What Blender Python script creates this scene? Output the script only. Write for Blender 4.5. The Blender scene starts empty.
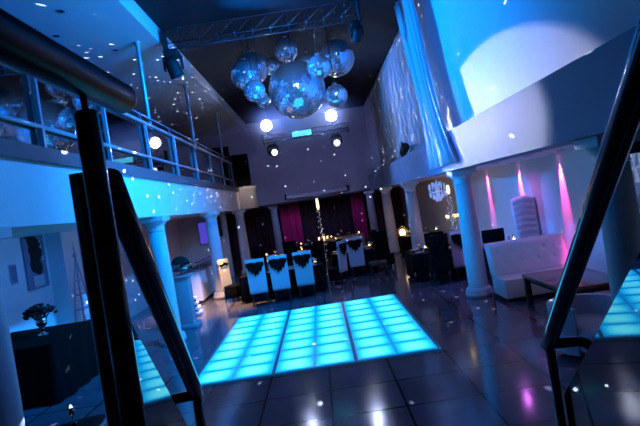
import bpy, bmesh, math, random
from mathutils import Vector, Matrix, noise
random.seed(7)
PI = math.pi
S = bpy.context.scene
C = S.collection
R = math.radians

# ------------------------------------------------------------------ materials
def mat(name, col, rough=.6, metal=0.0, spec=.5, emit=None, estr=0.0, trans=0.0, ior=1.45, vary=0.0, vscale=4.0, bump=0.0, bscale=40.0, coat=0.0):
    m = bpy.data.materials.new(name); m.use_nodes = True
    nt = m.node_tree; b = nt.nodes['Principled BSDF']
    b.inputs['Base Color'].default_value = (*col, 1)
    b.inputs['Roughness'].default_value = rough
    b.inputs['Metallic'].default_value = metal
    b.inputs['Specular IOR Level'].default_value = spec
    b.inputs['Transmission Weight'].default_value = trans
    b.inputs['IOR'].default_value = ior
    b.inputs['Coat Weight'].default_value = coat
    if emit:
        b.inputs['Emission Color'].default_value = (*emit, 1)
        b.inputs['Emission Strength'].default_value = estr
    if vary or bump:
        tc = nt.nodes.new('ShaderNodeTexCoord')
        nz = nt.nodes.new('ShaderNodeTexNoise'); nz.inputs['Scale'].default_value = vscale; nz.inputs['Detail'].default_value = 5
        nt.links.new(tc.outputs['Object'], nz.inputs['Vector'])
        if vary:
            mx = nt.nodes.new('ShaderNodeMix'); mx.data_type = 'RGBA'
            mx.inputs[6].default_value = (*[c*(1-vary) for c in col], 1)
            mx.inputs[7].default_value = (*[min(1, c*(1+vary)) for c in col], 1)
            nt.links.new(nz.outputs['Fac'], mx.inputs[0])
            nt.links.new(mx.outputs[2], b.inputs['Base Color'])
        if bump:
            n2 = nt.nodes.new('ShaderNodeTexNoise'); n2.inputs['Scale'].default_value = bscale; n2.inputs['Detail'].default_value = 4
            nt.links.new(tc.outputs['Object'], n2.inputs['Vector'])
            bp = nt.nodes.new('ShaderNodeBump'); bp.inputs['Strength'].default_value = bump; bp.inputs['Distance'].default_value = .02
            nt.links.new(n2.outputs['Fac'], bp.inputs['Height'])
            nt.links.new(bp.outputs['Normal'], b.inputs['Normal'])
    return m

M = {}
M['white_paint'] = mat('white_paint', (.74, .74, .75), .6, vary=.04, bump=.05)
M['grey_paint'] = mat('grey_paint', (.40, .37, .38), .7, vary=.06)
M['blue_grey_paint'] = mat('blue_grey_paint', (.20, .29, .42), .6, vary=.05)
M['black_ceiling'] = mat('black_ceiling', (.012, .012, .016), .85)
M['dark_wall'] = mat('dark_wall', (.05, .045, .055), .8, vary=.2)
M['dark_ledge'] = mat('dark_ledge', (.09, .09, .11), .5, vary=.15)
M['column_paint'] = mat('column_paint', (.55, .55, .58), .5, vary=.04)
M['podium_paint'] = mat('podium_paint', (.30, .31, .34), .5)
M['black_metal'] = mat('black_metal', (.012, .012, .014), .16, coat=.5)
M['black_gloss'] = mat('black_gloss', (.006, .006, .008), .12, coat=.6)
M['satin_black'] = mat('satin_black', (.006, .006, .007), .35, spec=.12)
M['matt_black'] = mat('matt_black', (.012, .012, .014), .7)
M['black_cloth'] = mat('black_cloth', (.0035, .0035, .004), .9, spec=.1, bump=.3, bscale=60)
M['white_cover'] = mat('white_cover', (.50, .50, .53), .8, bump=.2, bscale=70)
M['gold_cover'] = mat('gold_cover', (.62, .44, .2), .7, bump=.2, bscale=50)
M['white_leather'] = mat('white_leather', (.66, .64, .68), .42, vary=.05, bump=.15, bscale=30)
M['cool_leather'] = mat('cool_leather', (.5, .52, .6), .5, vary=.06)
M['steel'] = mat('steel', (.5, .52, .56), .28, metal=1.0)
M['rail_steel'] = mat('rail_steel', (.42, .45, .55), .4, metal=.55)
M['truss_metal'] = mat('truss_metal', (.14, .15, .18), .25, metal=.9)
M['wood'] = mat('wood', (.10, .045, .022), .2, vary=.4, vscale=9, coat=.4)
M['glass'] = mat('glass', (.9, .95, 1), .02, trans=1.0, ior=1.45)
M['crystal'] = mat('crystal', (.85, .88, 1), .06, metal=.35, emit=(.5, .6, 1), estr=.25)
M['gilt'] = mat('gilt', (.8, .6, .3), .22, metal=1.0)
M['flame'] = mat('flame', (1, .7, .3), .5, emit=(1, .62, .22), estr=9)
M['candle_glow'] = mat('candle_glow', (1, .8, .5), .5, emit=(1, .7, .35), estr=3.0)
M['magenta_cloth'] = mat('magenta_cloth', (.42, .02, .17), .8, bump=.15)
M['plum_cloth'] = mat('plum_cloth', (.075, .03, .045), .85, bump=.2)
M['lens_white'] = mat('lens_white', (1, 1, 1), .4, emit=(.72, .80, 1), estr=26)
M['lens_soft'] = mat('lens_soft', (1, 1, 1), .4, emit=(.8, .85, 1), estr=3)
M['lens_cyan'] = mat('lens_cyan', (.1, .5, .6), .4, emit=(.1, .7, 1), estr=1.2)
M['lens_warm'] = mat('lens_warm', (1, 1, 1), .4, emit=(1, .82, .75), estr=3)
M['lens_pink'] = mat('lens_pink', (1, 1, 1), .4, emit=(1, .2, .65), estr=3)
M['violet_screen'] = mat('violet_screen', (.05, .04, .2), .4, emit=(.10, .07, .75), estr=.7)
M['poster_paper'] = mat('poster_paper', (.16, .2, .3), .6, vary=.3)
M['leaf_dark'] = mat('leaf_dark', (.004, .005, .005), .8)
M['chrome'] = mat('chrome', (.8, .8, .84), .12, metal=1)
M['screen_cloth'] = mat('screen_cloth', (.6, .6, .62), .7)

def sheer():
    m = bpy.data.materials.new('sheer_curtain'); m.use_nodes = True
    nt = m.node_tree; b = nt.nodes['Principled BSDF']; out = nt.nodes['Material Output']
    b.inputs['Base Color'].default_value = (.62, .62, .68, 1); b.inputs['Roughness'].default_value = .6
    b.inputs['Sheen Weight'].default_value = .3
    tr = nt.nodes.new('ShaderNodeBsdfTransparent'); mx = nt.nodes.new('ShaderNodeMixShader')
    mx.inputs[0].default_value = .72
    nt.links.new(tr.outputs[0], mx.inputs[1]); nt.links.new(b.outputs[0], mx.inputs[2]); nt.links.new(mx.outputs[0], out.inputs[0])
    return m
M['sheer'] = sheer()

def panel_glass():
    # dark tinted balustrade glass
    m = bpy.data.materials.new('balustrade_glass'); m.use_nodes = True
    nt = m.node_tree; nt.nodes.remove(nt.nodes['Principled BSDF']); out = nt.nodes['Material Output']
    tr = nt.nodes.new('ShaderNodeBsdfTransparent'); tr.inputs[0].default_value = (.80, .84, .88, 1)
    gl = nt.nodes.new('ShaderNodeBsdfGlossy'); gl.inputs['Roughness'].default_value = .01; gl.inputs[0].default_value = (1, 1, 1, 1)
    fr = nt.nodes.new('ShaderNodeFresnel'); fr.inputs[0].default_value = 4.6
    mx = nt.nodes.new('ShaderNodeMixShader')
    nt.links.new(fr.outputs[0], mx.inputs[0]); nt.links.new(tr.outputs[0], mx.inputs[1]); nt.links.new(gl.outputs[0], mx.inputs[2])
    nt.links.new(mx.outputs[0], out.inputs[0])
    return m
M['panel_glass'] = panel_glass()

def mirror_ball_mat():
    m = mat('mirror_tiles', (.74, .84, 1.0), .1, metal=.80)
    nt = m.node_tree; b = nt.nodes['Principled BSDF']
    g = nt.nodes.new('ShaderNodeTexCoord'); v = nt.nodes.new('ShaderNodeTexVoronoi'); v.inputs['Scale'].default_value = 16
    nt.links.new(g.outputs['Object'], v.inputs['Vector'])
    cr = nt.nodes.new('ShaderNodeMapRange'); cr.inputs['To Min'].default_value = .03; cr.inputs['To Max'].default_value = .2
    nt.links.new(v.outputs['Color'], cr.inputs['Value']); nt.links.new(cr.outputs['Result'], b.inputs['Roughness'])
    return m
M['mirror'] = mirror_ball_mat()

def floor_mat():
    m = mat('polished_tiles', (.03, .03, .045), .16, spec=.6)
    nt = m.node_tree; b = nt.nodes['Principled BSDF']
    tc = nt.nodes.new('ShaderNodeTexCoord')
    br = nt.nodes.new('ShaderNodeTexBrick'); br.offset = 0; br.inputs['Scale'].default_value = 1
    br.inputs['Brick Width'].default_value = .92; br.inputs['Row Height'].default_value = .92
    br.inputs['Mortar Size'].default_value = .016; br.inputs['Mortar Smooth'].default_value = .3
    br.inputs['Color1'].default_value = (.20, .18, .22, 1); br.inputs['Color2'].default_value = (.16, .145, .19, 1); br.inputs['Mortar'].default_value = (.004, .004, .006, 1)
    mp = nt.nodes.new('ShaderNodeMapping'); mp.inputs['Location'].default_value = (.22, .1, 0)
    nt.links.new(tc.outputs['Object'], mp.inputs['Vector']); nt.links.new(mp.outputs[0], br.inputs['Vector'])
    nz = nt.nodes.new('ShaderNodeTexNoise'); nz.inputs['Scale'].default_value = 2.2; nz.inputs['Detail'].default_value = 7
    nt.links.new(tc.outputs['Object'], nz.inputs['Vector'])
    mx = nt.nodes.new('ShaderNodeMix'); mx.data_type = 'RGBA'; mx.blend_type = 'MULTIPLY'; mx.inputs[0].default_value = .6
    nt.links.new(br.outputs['Color'], mx.inputs[6]); nt.links.new(nz.outputs['Color'], mx.inputs[7])
    nt.links.new(mx.outputs[2], b.inputs['Base Color'])
    rr = nt.nodes.new('ShaderNodeMapRange'); rr.inputs['To Min'].default_value = .07; rr.inputs['To Max'].default_value = .17
    nt.links.new(nz.outputs['Fac'], rr.inputs['Value']); nt.links.new(rr.outputs[0], b.inputs['Roughness'])
    return m
M['floor'] = floor_mat()

def dance_mat():
    # acrylic tile lit by a tube lamp underneath: brightest over the tube, dimmer at the edges (UV 0..1 per tile)
    m = mat('lit_acrylic', (.05, .3, .4), .25)
    nt = m.node_tree; b = nt.nodes['Principled BSDF']
    uv = nt.nodes.new('ShaderNodeUVMap')
    sx = nt.nodes.new('ShaderNodeSeparateXYZ'); nt.links.new(uv.outputs[0], sx.inputs[0])
    def bump1(sock, p):
        a = nt.nodes.new('ShaderNodeMath'); a.operation = 'SUBTRACT'; a.inputs[1].default_value = .5; nt.links.new(sock, a.inputs[0])
        c = nt.nodes.new('ShaderNodeMath'); c.operation = 'ABSOLUTE'; nt.links.new(a.outputs[0], c.inputs[0])
        d = nt.nodes.new('ShaderNodeMath'); d.operation = 'MULTIPLY'; d.inputs[1].default_value = 2; nt.links.new(c.outputs[0], d.inputs[0])
        e = nt.nodes.new('ShaderNodeMath'); e.operation = 'POWER'; e.inputs[1].default_value = p; nt.links.new(d.outputs[0], e.inputs[0])
        f = nt.nodes.new('ShaderNodeMath'); f.operation = 'SUBTRACT'; f.inputs[0].default_value = 1; nt.links.new(e.outputs[0], f.inputs[1])
        return f.outputs[0]
    mu = nt.nodes.new('ShaderNodeMath'); mu.operation = 'MULTIPLY'
    nt.links.new(bump1(sx.outputs[0], 2.2), mu.inputs[0]); nt.links.new(bump1(sx.outputs[1], 3.5), mu.inputs[1])
    nz = nt.nodes.new('ShaderNodeTexNoise'); nz.inputs['Scale'].default_value = 1.1; tc = nt.nodes.new('ShaderNodeTexCoord')
    nt.links.new(tc.outputs['Object'], nz.inputs['Vector'])
    ad = nt.nodes.new('ShaderNodeMath'); ad.operation = 'MULTIPLY_ADD'; ad.inputs[1].default_value = .45; 
    nt.links.new(nz.outputs['Fac'], ad.inputs[0]); ad.inputs[2].default_value = .75
    m2 = nt.nodes.new('ShaderNodeMath'); m2.operation = 'MULTIPLY'; nt.links.new(mu.outputs[0], m2.inputs[0]); nt.links.new(ad.outputs[0], m2.inputs[1])
    cr = nt.nodes.new('ShaderNodeValToRGB')
    cr.color_ramp.elements[0].position = 0; cr.color_ramp.elements[0].color = (.0, .22, .66, 1)
    cr.color_ramp.elements[1].position = 1; cr.color_ramp.elements[1].color = (.13, .88, 1.0, 1)
    e = cr.color_ramp.elements.new(.45); e.color = (.004, .55, 1.0, 1)
    nt.links.new(m2.outputs[0], cr.inputs[0])
    nt.links.new(cr.outputs[0], b.inputs['Emission Color']); b.inputs['Emission Strength'].default_value = 1.4
    return m
M['dance'] = dance_mat()
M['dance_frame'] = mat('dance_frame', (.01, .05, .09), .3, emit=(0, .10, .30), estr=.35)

# ------------------------------------------------------------------ mesh helpers
class MB:
    def __init__(s): s.bm = bmesh.new(); s.smooth = False
    def _add(s, vs, fs, smooth=False):
        v = [s.bm.verts.new(p) for p in vs]
        for f in fs:
            try:
                fc = s.bm.faces.new([v[i] for i in f]); fc.smooth = smooth
            except ValueError: pass
        return s
    def box(s, x0, x1, y0, y1, z0, z1, bev=0.0, rot=None, seg=2):
        b = bmesh.new(); bmesh.ops.create_cube(b, size=1)
        c = Vector(((x0+x1)/2, (y0+y1)/2, (z0+z1)/2)); d = (abs(x1-x0), abs(y1-y0), abs(z1-z0))
        for v in b.verts: v.co = Vector((v.co.x*d[0], v.co.y*d[1], v.co.z*d[2]))
        if bev: bmesh.ops.bevel(b, geom=b.edges[:], offset=min(bev, min(d)*.45), segments=seg, affect='EDGES', profile=.5)
        m = Matrix.Translation(c) @ (rot.to_4x4() if rot else Matrix())
        return s.merge(b, m, bool(bev))
    def merge(s, b, m=Matrix(), smooth=False):
        idx = {}
        for v in b.verts: idx[v] = s.bm.verts.new(m @ v.co)
        for f in b.faces:
            nf = s.bm.faces.new([idx[v] for v in f.verts]); nf.smooth = smooth
        b.free(); return s
    def tube(s, pts, r, n=10, closed=False, cap=True):
        pts = [Vector(p) for p in pts]; rs = r if isinstance(r, (list, tuple)) else [r]*len(pts)
        rings = []; up = None
        for i, p in enumerate(pts):
            a = pts[i-1] if i > 0 else (pts[-1] if closed else p); b = pts[i+1] if i < len(pts)-1 else (pts[0] if closed else p)
            t = (b-a).normalized()
            if up is None:
                up = Vector((0, 0, 1)) if abs(t.z) < .9 else Vector((1, 0, 0))
            x = up.cross(t).normalized(); y = t.cross(x).normalized(); up = y
            rings.append([s.bm.verts.new(p + x*math.cos(2*PI*k/n)*rs[i] + y*math.sin(2*PI*k/n)*rs[i]) for k in range(n)])
        m = len(rings)
        for i in range(m if closed else m-1):
            A, B = rings[i], rings[(i+1) % m]
            for k in range(n):
                f = s.bm.faces.new((A[k], A[(k+1) % n], B[(k+1) % n], B[k])); f.smooth = True
        if cap and not closed:
            s.bm.faces.new(rings[0][::-1]); s.bm.faces.new(rings[-1])
        return s
    def lathe(s, prof, c=(0, 0, 0), n=24, smooth=True):
        rings = []
        for r, z in prof:
            if r < 1e-5: rings.append([s.bm.verts.new((c[0], c[1], c[2]+z))])
            else: rings.append([s.bm.verts.new((c[0]+r*math.cos(2*PI*k/n), c[1]+r*math.sin(2*PI*k/n), c[2]+z)) for k in range(n)])
        for A, B in zip(rings, rings[1:]):
            for k in range(n):
                q = [A[k % len(A)], A[(k+1) % n % len(A)], B[(k+1) % n % len(B)], B[k % len(B)]]
                q = list(dict.fromkeys(q))
                if len(q) > 2:
                    try: f = s.bm.faces.new(q); f.smooth = smooth
                    except ValueError: pass
        return s
    def ball(s, c, r, n=16, m=10, sx=1, sy=1, sz=1, smooth=True):
        prof = [(r*math.sin(PI*i/m), -r*math.cos(PI*i/m)) for i in range(m+1)]
        b = MB(); b.lathe(prof, n=n, smooth=smooth)
        return s.merge(b.bm, Matrix.Translation(c) @ Matrix.Diagonal((sx, sy, sz, 1)), smooth)
    def prism(s, outline, y0, y1, bulge=0):  # outline of (x,z), extruded along y
        n = len(outline)
        a = [s.bm.verts.new((x, y0, z)) for x, z in outline]; b = [s.bm.verts.new((x, y1, z)) for x, z in outline]
        s.bm.faces.new(a); s.bm.faces.new(b[::-1])
        for i in range(n): s.bm.faces.new((a[i], b[i], b[(i+1) % n], a[(i+1) % n]))
        return s
    def grid(s, fn, nu, nv, smooth=True):
        vs = [[s.bm.verts.new(fn(i/nu, j/nv)) for j in range(nv+1)] for i in range(nu+1)]
        for i in range(nu):
            for j in range(nv):
                f = s.bm.faces.new((vs[i][j], vs[i+1][j], vs[i+1][j+1], vs[i][j+1])); f.smooth = smooth
        return s
    def xf(s, m):
        bmesh.ops.transform(s.bm, matrix=m, verts=s.bm.verts); return s
    def build(s, name, material, parent=None, loc=None):
        bmesh.ops.recalc_face_normals(s.bm, faces=s.bm.faces[:])
        me = bpy.data.meshes.new(name); s.bm.to_mesh(me); s.bm.free()
        o = bpy.data.objects.new(name, me); C.objects.link(o)
        if material: me.materials.append(M[material] if isinstance(material, str) else material)
        if parent: o.parent = parent
        if loc: o.location = loc
        return o

def thing(name, label, cat, loc=(0, 0, 0), rz=0, group=None):
    o = bpy.data.objects.new(name, None); C.objects.link(o); o.empty_display_size = .1
    o.location = loc; o.rotation_euler = (0, 0, rz); o['label'] = label; o['category'] = cat; o['kind'] = 'thing'
    if group: o['group'] = group
    return o
def tag(o, label, cat, group=None, kind='thing'):
    o['label'] = label; o['category'] = cat; o['kind'] = kind
    if group: o['group'] = group
    return o
def dup(root, loc, rz=0, label=None, group=None, scale=None):
    r = root.copy(); C.objects.link(r); r.location = loc; r.rotation_euler = (0, 0, rz)
    if scale: r.scale = scale
    if label: r['label'] = label
    if group: r['group'] = group
    for ch in list(root.children):
        c = ch.copy(); C.objects.link(c); c.parent = r
        for g in list(ch.children):
            d = g.copy(); C.objects.link(d); d.parent = c
    return r
def struct(name, mb, m, label=None):
    o = mb.build(name, m); o['kind'] = 'structure'
    if label: o['label'] = label
    return o

# ------------------------------------------------------------------ camera
cam = bpy.data.cameras.new('camera'); co = bpy.data.objects.new('camera', cam); C.objects.link(co); S.camera = co
cam.sensor_width = 36; cam.lens = 520/640*36; cam.clip_start = .05; cam.clip_end = 200
cam.shift_x = 2/640; cam.shift_y = -9/640
ROLL = R(8.8)
co.matrix_world = Matrix.Translation((0, 0, 2.6)) @ Matrix.Rotation(PI/2, 4, 'X') @ Matrix.Rotation(-ROLL, 4, 'Z')

S.view_settings.view_transform = 'Standard'; S.view_settings.look = 'None'
S.view_settings.exposure = 0.0; S.view_settings.gamma = 1; S.view_settings.use_curve_mapping = False
w = bpy.data.worlds.new('world'); S.world = w; w.use_nodes = True
w.node_tree.nodes['Background'].inputs[0].default_value = (.010, .012, .03, 1); w.node_tree.nodes['Background'].inputs[1].default_value = .25

# ------------------------------------------------------------------ setting
SOF = 2.88          # underside of the two side beams
LEDGE = 3.72
struct('floor', MB().box(-8.2, 6.2, 1.0, 33, -.12, 0), 'floor')
struct('ceiling', MB().box(-3.3, 3.5, -2, 29.2, 7.62, 7.8), 'black_ceiling')
struct('ceiling_balcony', MB().box(-8.2, -3.3, -2, 29.2, 7.2, 7.8), 'white_paint')
struct('wall_left', MB().box(-6.9, -6.7, 1, 12.65, 0, SOF), 'white_paint')
struct('trim_pier', MB().box(-6.9, -6.3, 12.65, 15.0, 0, SOF), 'white_paint')
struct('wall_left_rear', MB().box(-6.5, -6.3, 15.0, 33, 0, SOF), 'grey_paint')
struct('wall_bar', MB().box(-6.3, -4.15, 23.0, 23.2, 0, SOF), 'grey_paint')
struct('wall_right', MB().box(5.2, 5.4, 1, 33, 0, SOF), 'white_paint')
struct('wall_right_upper', MB().box(3.36, 3.6, -2, 29.2, LEDGE, 7.62), 'white_paint')
struct('wall_back', MB().box(-6.5, 5.4, 33, 33.2, 0, SOF), 'dark_wall')
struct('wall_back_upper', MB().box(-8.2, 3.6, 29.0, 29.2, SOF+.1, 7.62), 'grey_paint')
struct('wall_balcony', MB().box(-8.2, -8.0, -2, 29.0, 3.7, 7.2), 'dark_wall')
struct('ceiling_rear', MB().box(-3.0, 3.0, 29.0, 33.2, SOF, SOF+.1), 'dark_wall')
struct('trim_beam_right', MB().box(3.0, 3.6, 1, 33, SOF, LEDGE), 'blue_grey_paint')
struct('ceiling_right', MB().box(3.6, 5.4, 1, 33, SOF, SOF+.2), 'white_paint')
struct('trim_beam_left', MB().box(-4.2, -3.6, 1, 24.2, SOF, LEDGE), 'white_paint')
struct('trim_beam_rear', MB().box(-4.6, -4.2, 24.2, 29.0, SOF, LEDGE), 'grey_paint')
struct('ceiling_left', MB().box(-6.9, -4.2, 1, 33, SOF, SOF+.2), 'white_paint')
struct('floor_balcony', MB().box(-8.2, -3.52, -2, 24.2, LEDGE, 3.92).box(-8.2, -4.2, 24.2, 28.6, LEDGE, 3.92), 'dark_ledge')
struct('trim_crossbeam', MB().box(3.62, 5.2, 5.95, 6.3, 2.62, SOF), 'dark_wall')
struct('trim_balcony_end', MB().lathe([(0, -.82), (.62, -.82), (.62, .10), (.66, .12), (.66, .22), (0, .22)], (-3.45, 24.75, 3.7), 36), 'white_paint')
struct('wall_front', MB().box(-8.2, 6.2, -2.3, -2.1, 0, 7.8), 'dark_wall')
struct('wall_left_upper', MB().box(-8.2, -6.7, 1, 1.1, 0, 3.7), 'dark_wall')

# stairs under the camera (below the frame)
st = MB()
st.box(-1.0, 1.2, -2.1, 1.05, 0, 1.45)
for i in range(8):
    y0 = 1.05 + i*.26; z1 = 1.45 - (i+1)*.175
    k = .048*(i+1)
    st.box(-1.0-k, 1.2+k, y0, y0+.26, 0, max(z1, .04))
struct('stairs', st, 'dark_ledge')

# ------------------------------------------------------------------ columns
def make_column(loc, label):
    t = thing('column', label, 'column', loc, 0, 'round columns carrying the side beams')
    MB().lathe([(0, 0), (.30, 0), (.30, .09), (.285, .10), (.29, .14), (.27, .19), (.235, .215), (.0, .215)], n=36).build('plinth', 'column_paint', t)
    MB().lathe([(0, .2), (.225, .2), (.215, .24), (.215, 1.0), (.205, 1.7), (.185, 2.55), (0, 2.55)], n=36).build('shaft', 'column_paint', t)
    MB().lathe([(0, 2.54), (.19, 2.54), (.205, 2.56), (.19, 2.58), (.19, 2.66), (.215, 2.69), (.25, 2.735), (.25, 2.75), (0, 2.75)], n=36).box(-.27, .27, -.27, .27, 2.75, SOF, .012).build('capital', 'column_paint', t)
    return t
col = make_column((-3.72, 11.8, 0), 'bright blue lit column beside the dance floor, left of the podium')
CP = [((-3.70, 5.55, 0), 'dim column at the left frame edge beside the black draped table'),
      ((-3.62, 17.4, 0), 'violet lit column behind the gold chair, at the end of the bar'),
      ((-3.55, 23.2, 0), 'dark column behind the row of three covered chairs'),
      ((3.30, 11.75, 0), 'pale blue and lilac column standing at the end of the white sofa'),
      ((3.10, 17.3, 0), 'slim blue column left of the crystal chandelier'),
      ((2.98, 22.6, 0), 'second column left of the crystal chandelier, dim brown'),
      ((2.8, 28.0, 0), 'farthest column at right, against the plum curtains'),
      ((3.42, 6.0, 0), 'large shaded column crossed by the right stair handrail'),
      ((-2.55, 29.6, 0), 'pale post beside the magenta curtain')]
for loc, lab in CP: dup(col, loc, 0, lab)

# ------------------------------------------------------------------ dance floor
DX0, DX1, DY0, DY1 = -2.47, 1.57, 8.32, 13.3
df = thing('dance_floor', 'glowing cyan panelled dance floor set in the dark tiles', 'dance floor', (0, 0, 0))
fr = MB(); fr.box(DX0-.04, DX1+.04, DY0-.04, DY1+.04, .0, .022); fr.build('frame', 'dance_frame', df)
pw, ph = (DX1-DX0)/3, (DY1-DY0)/4
for i in range(3):
    for j in range(4):
        b = bmesh.new(); uvl = b.loops.layers.uv.new('UVMap')
        for a in range(2):
            for c in range(2):
                g0 = .03; g1 = .006
                x0 = DX0+i*pw+a*pw/2 + (g0 if a == 0 else g1); x1 = DX0+i*pw+(a+1)*pw/2-(g1 if a == 0 else g0)
                y0 = DY0+j*ph+c*ph/2 + (.018 if c == 0 else .010); y1 = DY0+j*ph+(c+1)*ph/2-(.010 if c == 0 else .018)
                vs = [b.verts.new(p) for p in ((x0, y0, .034), (x1, y0, .034), (x1, y1, .034), (x0, y1, .034), (x0, y0, .02), (x1, y0, .02), (x1, y1, .02), (x0, y1, .02))]
                for q in ((0, 1, 2, 3), (0, 4, 5, 1), (1, 5, 6, 2), (2, 6, 7, 3), (3, 7, 4, 0)):
                    f = b.faces.new([vs[k] for k in q])
                    for lp in f.loops:
                        lp[uvl].uv = ((lp.vert.co.x-x0)/(x1-x0), (lp.vert.co.y-y0)/(y1-y0))
        me = bpy.data.meshes.new('light_panel'); b.to_mesh(me); b.free(); me.materials.append(M['dance'])
        o = bpy.data.objects.new('light_panel', me); C.objects.link(o); o.parent = df

# ------------------------------------------------------------------ balcony railing
rl = thing('balcony_railing', 'long steel balcony railing with glass panes above the blue fascia', 'railing', (-3.58, 0, 3.92))
def along(z, r, y0=-1.9, y1=23.4, mat_='rail_steel', nm='rail', dx=0):
    MB().tube([(dx, y0, z), (dx, y1, z)], r, 10).build(nm, mat_, rl)
along(1.08, .042, nm='top_rail'); along(1.33, .022, nm='upper_rail', dx=-.12); along(.30, .034, nm='lower_rail')
PY = [2.5, 4.8, 7.1, 9.4, 11.7, 14.0, 16.3, 18.6, 20.9, 23.2]
for y in PY:
    MB().box(-.03, .03, y-.03, y+.03, 0, 1.06).tube([(0, y, 1.0), (-.12, y, 1.33)], .014, 8).build('post', 'rail_steel', rl)
for a, b_ in zip(PY, PY[1:]):
    MB().box(-.068, -.056, a+.05, b_-.05, .04, 1.03).build('glass_pane', 'panel_glass', rl)
# suspension poles
for i, (y, lab) in enumerate([(12.75, 'tall blue pole from balcony to ceiling nearest the truss end'), (17.4, 'tall blue pole from balcony to ceiling, between the other two poles'), (22.6, 'thin far pole beside the dark loudspeaker on the balcony')]):
    tag(MB().lathe([(.075, 0), (.075, .03), (.05, .04), (.05, 3.2), (.08, 3.22), (.08, 3.28)], n=16).build('ceiling_pole', 'rail_steel', None, (-3.78, y, 3.92)), lab, 'pole', 'poles carrying the balcony ceiling')

# ------------------------------------------------------------------ stair handrails
def arc_pts(p, d0, d1, r, n=6):
    # quarter bend leaving p along d0 and ending along d1
    d0, d1 = Vector(d0).normalized(), Vector(d1).normalized(); p = Vector(p)
    return [p + d0*r*math.sin(PI/2*k/n) + d1*r*(1-math.cos(PI/2*k/n)) for k in range(n+1)]
def stair_rail(sgn, bx, by, bz, top_s, label, newel):
    fl = R(10.5)
    d = Vector((sgn*math.sin(fl), math.cos(fl), -math.tan(R(36)))); d.normalize()
    out = Vector((sgn*math.cos(fl), -math.sin(fl), 0))
    B = Vector((bx, by, bz)); T = B - d*top_s
    t = thing('stair_handrail', label, 'handrail', (0, 0, 0), 0, 'handrails of the stairs to the dance floor')
    r = .034
    MB().tube([T] + [T+(B-T)*k/8 for k in range(1, 8)] + [B - d*.0, B + d*.02], [r]*9+[r*.8], 18).build('handrail', 'black_gloss', t)
    zf = 1.45 - .175*5 if by > 2 else 1.0
    foot = .57
    MB().tube([(B.x-d.x*.04, B.y-d.y*.04, bz-.02), (B.x-d.x*.04, B.y-d.y*.04, foot)], .022, 14).build('post', 'black_gloss', t)
    p0 = B - d*.05 + Vector((0, 0, -.012))
    a = p0 + out*.12
    pts = [p0] + arc_pts(a, out, (0, 0, -1), .07) + [a + out*.07 + Vector((0, 0, foot-a.z))]
    MB().tube(pts, .024, 14).build('return_bend', 'black_gloss', t)
    if newel:
        N = T + out*.05
        MB().tube([(N.x, N.y, N.z+.02), (N.x, N.y, 1.15)], .032, 16).build('newel_post', 'black_gloss', t)
    # glass under the rail, parallel to it
    off = Vector((0, 0, -.27)); g = MB(); th = out*.012
    A0 = T + off + d*.06; A1 = B + off - d*.10
    lo0 = Vector((A0.x, A0.y, 1.0)); lo1 = Vector((A1.x, A1.y, .62)); 
    v = [A0, A1, lo1, lo0]
    vs = [p + out*.02 for p in v] + [p + out*.02 + th for p in v]
    g._add(vs, [(0, 1, 2, 3), (7, 6, 5, 4), (0, 4, 5, 1), (1, 5, 6, 2), (2, 6, 7, 3), (3, 7, 4, 0)])
    g.build('glass_panel', 'panel_glass', t)
    return t
stair_rail(-1, -.715, 2.5, 1.78, 1.62, 'sloping black handrail left of the cyan dance floor, ending in a bend', True)
stair_rail(1, .99, 2.5, 1.76, 2.1, 'sloping black handrail at right, crossing the sofa and shaded column', False)
# upper landing rail
t = thing('landing_handrail', 'thick black rail at top left on an upright black post', 'handrail', (-.41, .99, 1.45))
cap = [(.0, .0), ]
P0, P1 = Vector((-.015, -1.3, 1.455)), Vector((.005, .21, 1.455))
MB().tube([P0, P0+(P1-P0)*.5, P1-Vector((0, .02, 0)), P1-Vector((0, .006, 0)), P1], [.035, .035, .035, .031, .021], 22).build('handrail', 'satin_black', t)
MB().tube([(0, 0, 0), (0, 0, 1.385), (0, 0, 1.392)], [.0225, .0225, .019], 20).build('post', 'black_gloss', t)
MB().tube([(0, 0, 1.38), (0, 0, 1.45)], .007, 10).build('bracket_pin', 'black_metal', t)

# ------------------------------------------------------------------ mirror balls
def make_ball(x, y, z, r, label):
    t = thing('mirror_ball', label, 'mirror ball', (x, y, z), 0, 'cluster of hanging mirror balls')
    n = 64 if r > .6 else (44 if r > .4 else 30); m = n//2
    b = MB(); rnd = random.Random(int(r*1000)+int(x*77))
    b.lathe([(r*math.sin(PI*i/m), -r*math.cos(PI*i/m)) for i in range(m+1)], n=n, smooth=False)
    for v in b.bm.verts: v.co *= 1 + rnd.uniform(-.0042, .0042)
    b.build('mirror_shell', 'mirror', t)
    MB().lathe([(0, 0), (.06, 0), (.06, .05), (.02, .07), (0, .07)], (0, 0, r-.01), 14).build('collar', 'steel', t)
    MB().tube([(0, 0, r+.05), (0, 0, 7.63-z)], .010, 8).build('cable', 'black_metal', t)
    return t
def AT(px, py, Y):
    dx, dy = px-318, py-204; c, s = math.cos(ROLL), math.sin(ROLL)
    return ((dx*c-dy*s)/520*Y, Y, 2.6+(-dx*s-dy*c)/520*Y)
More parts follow.
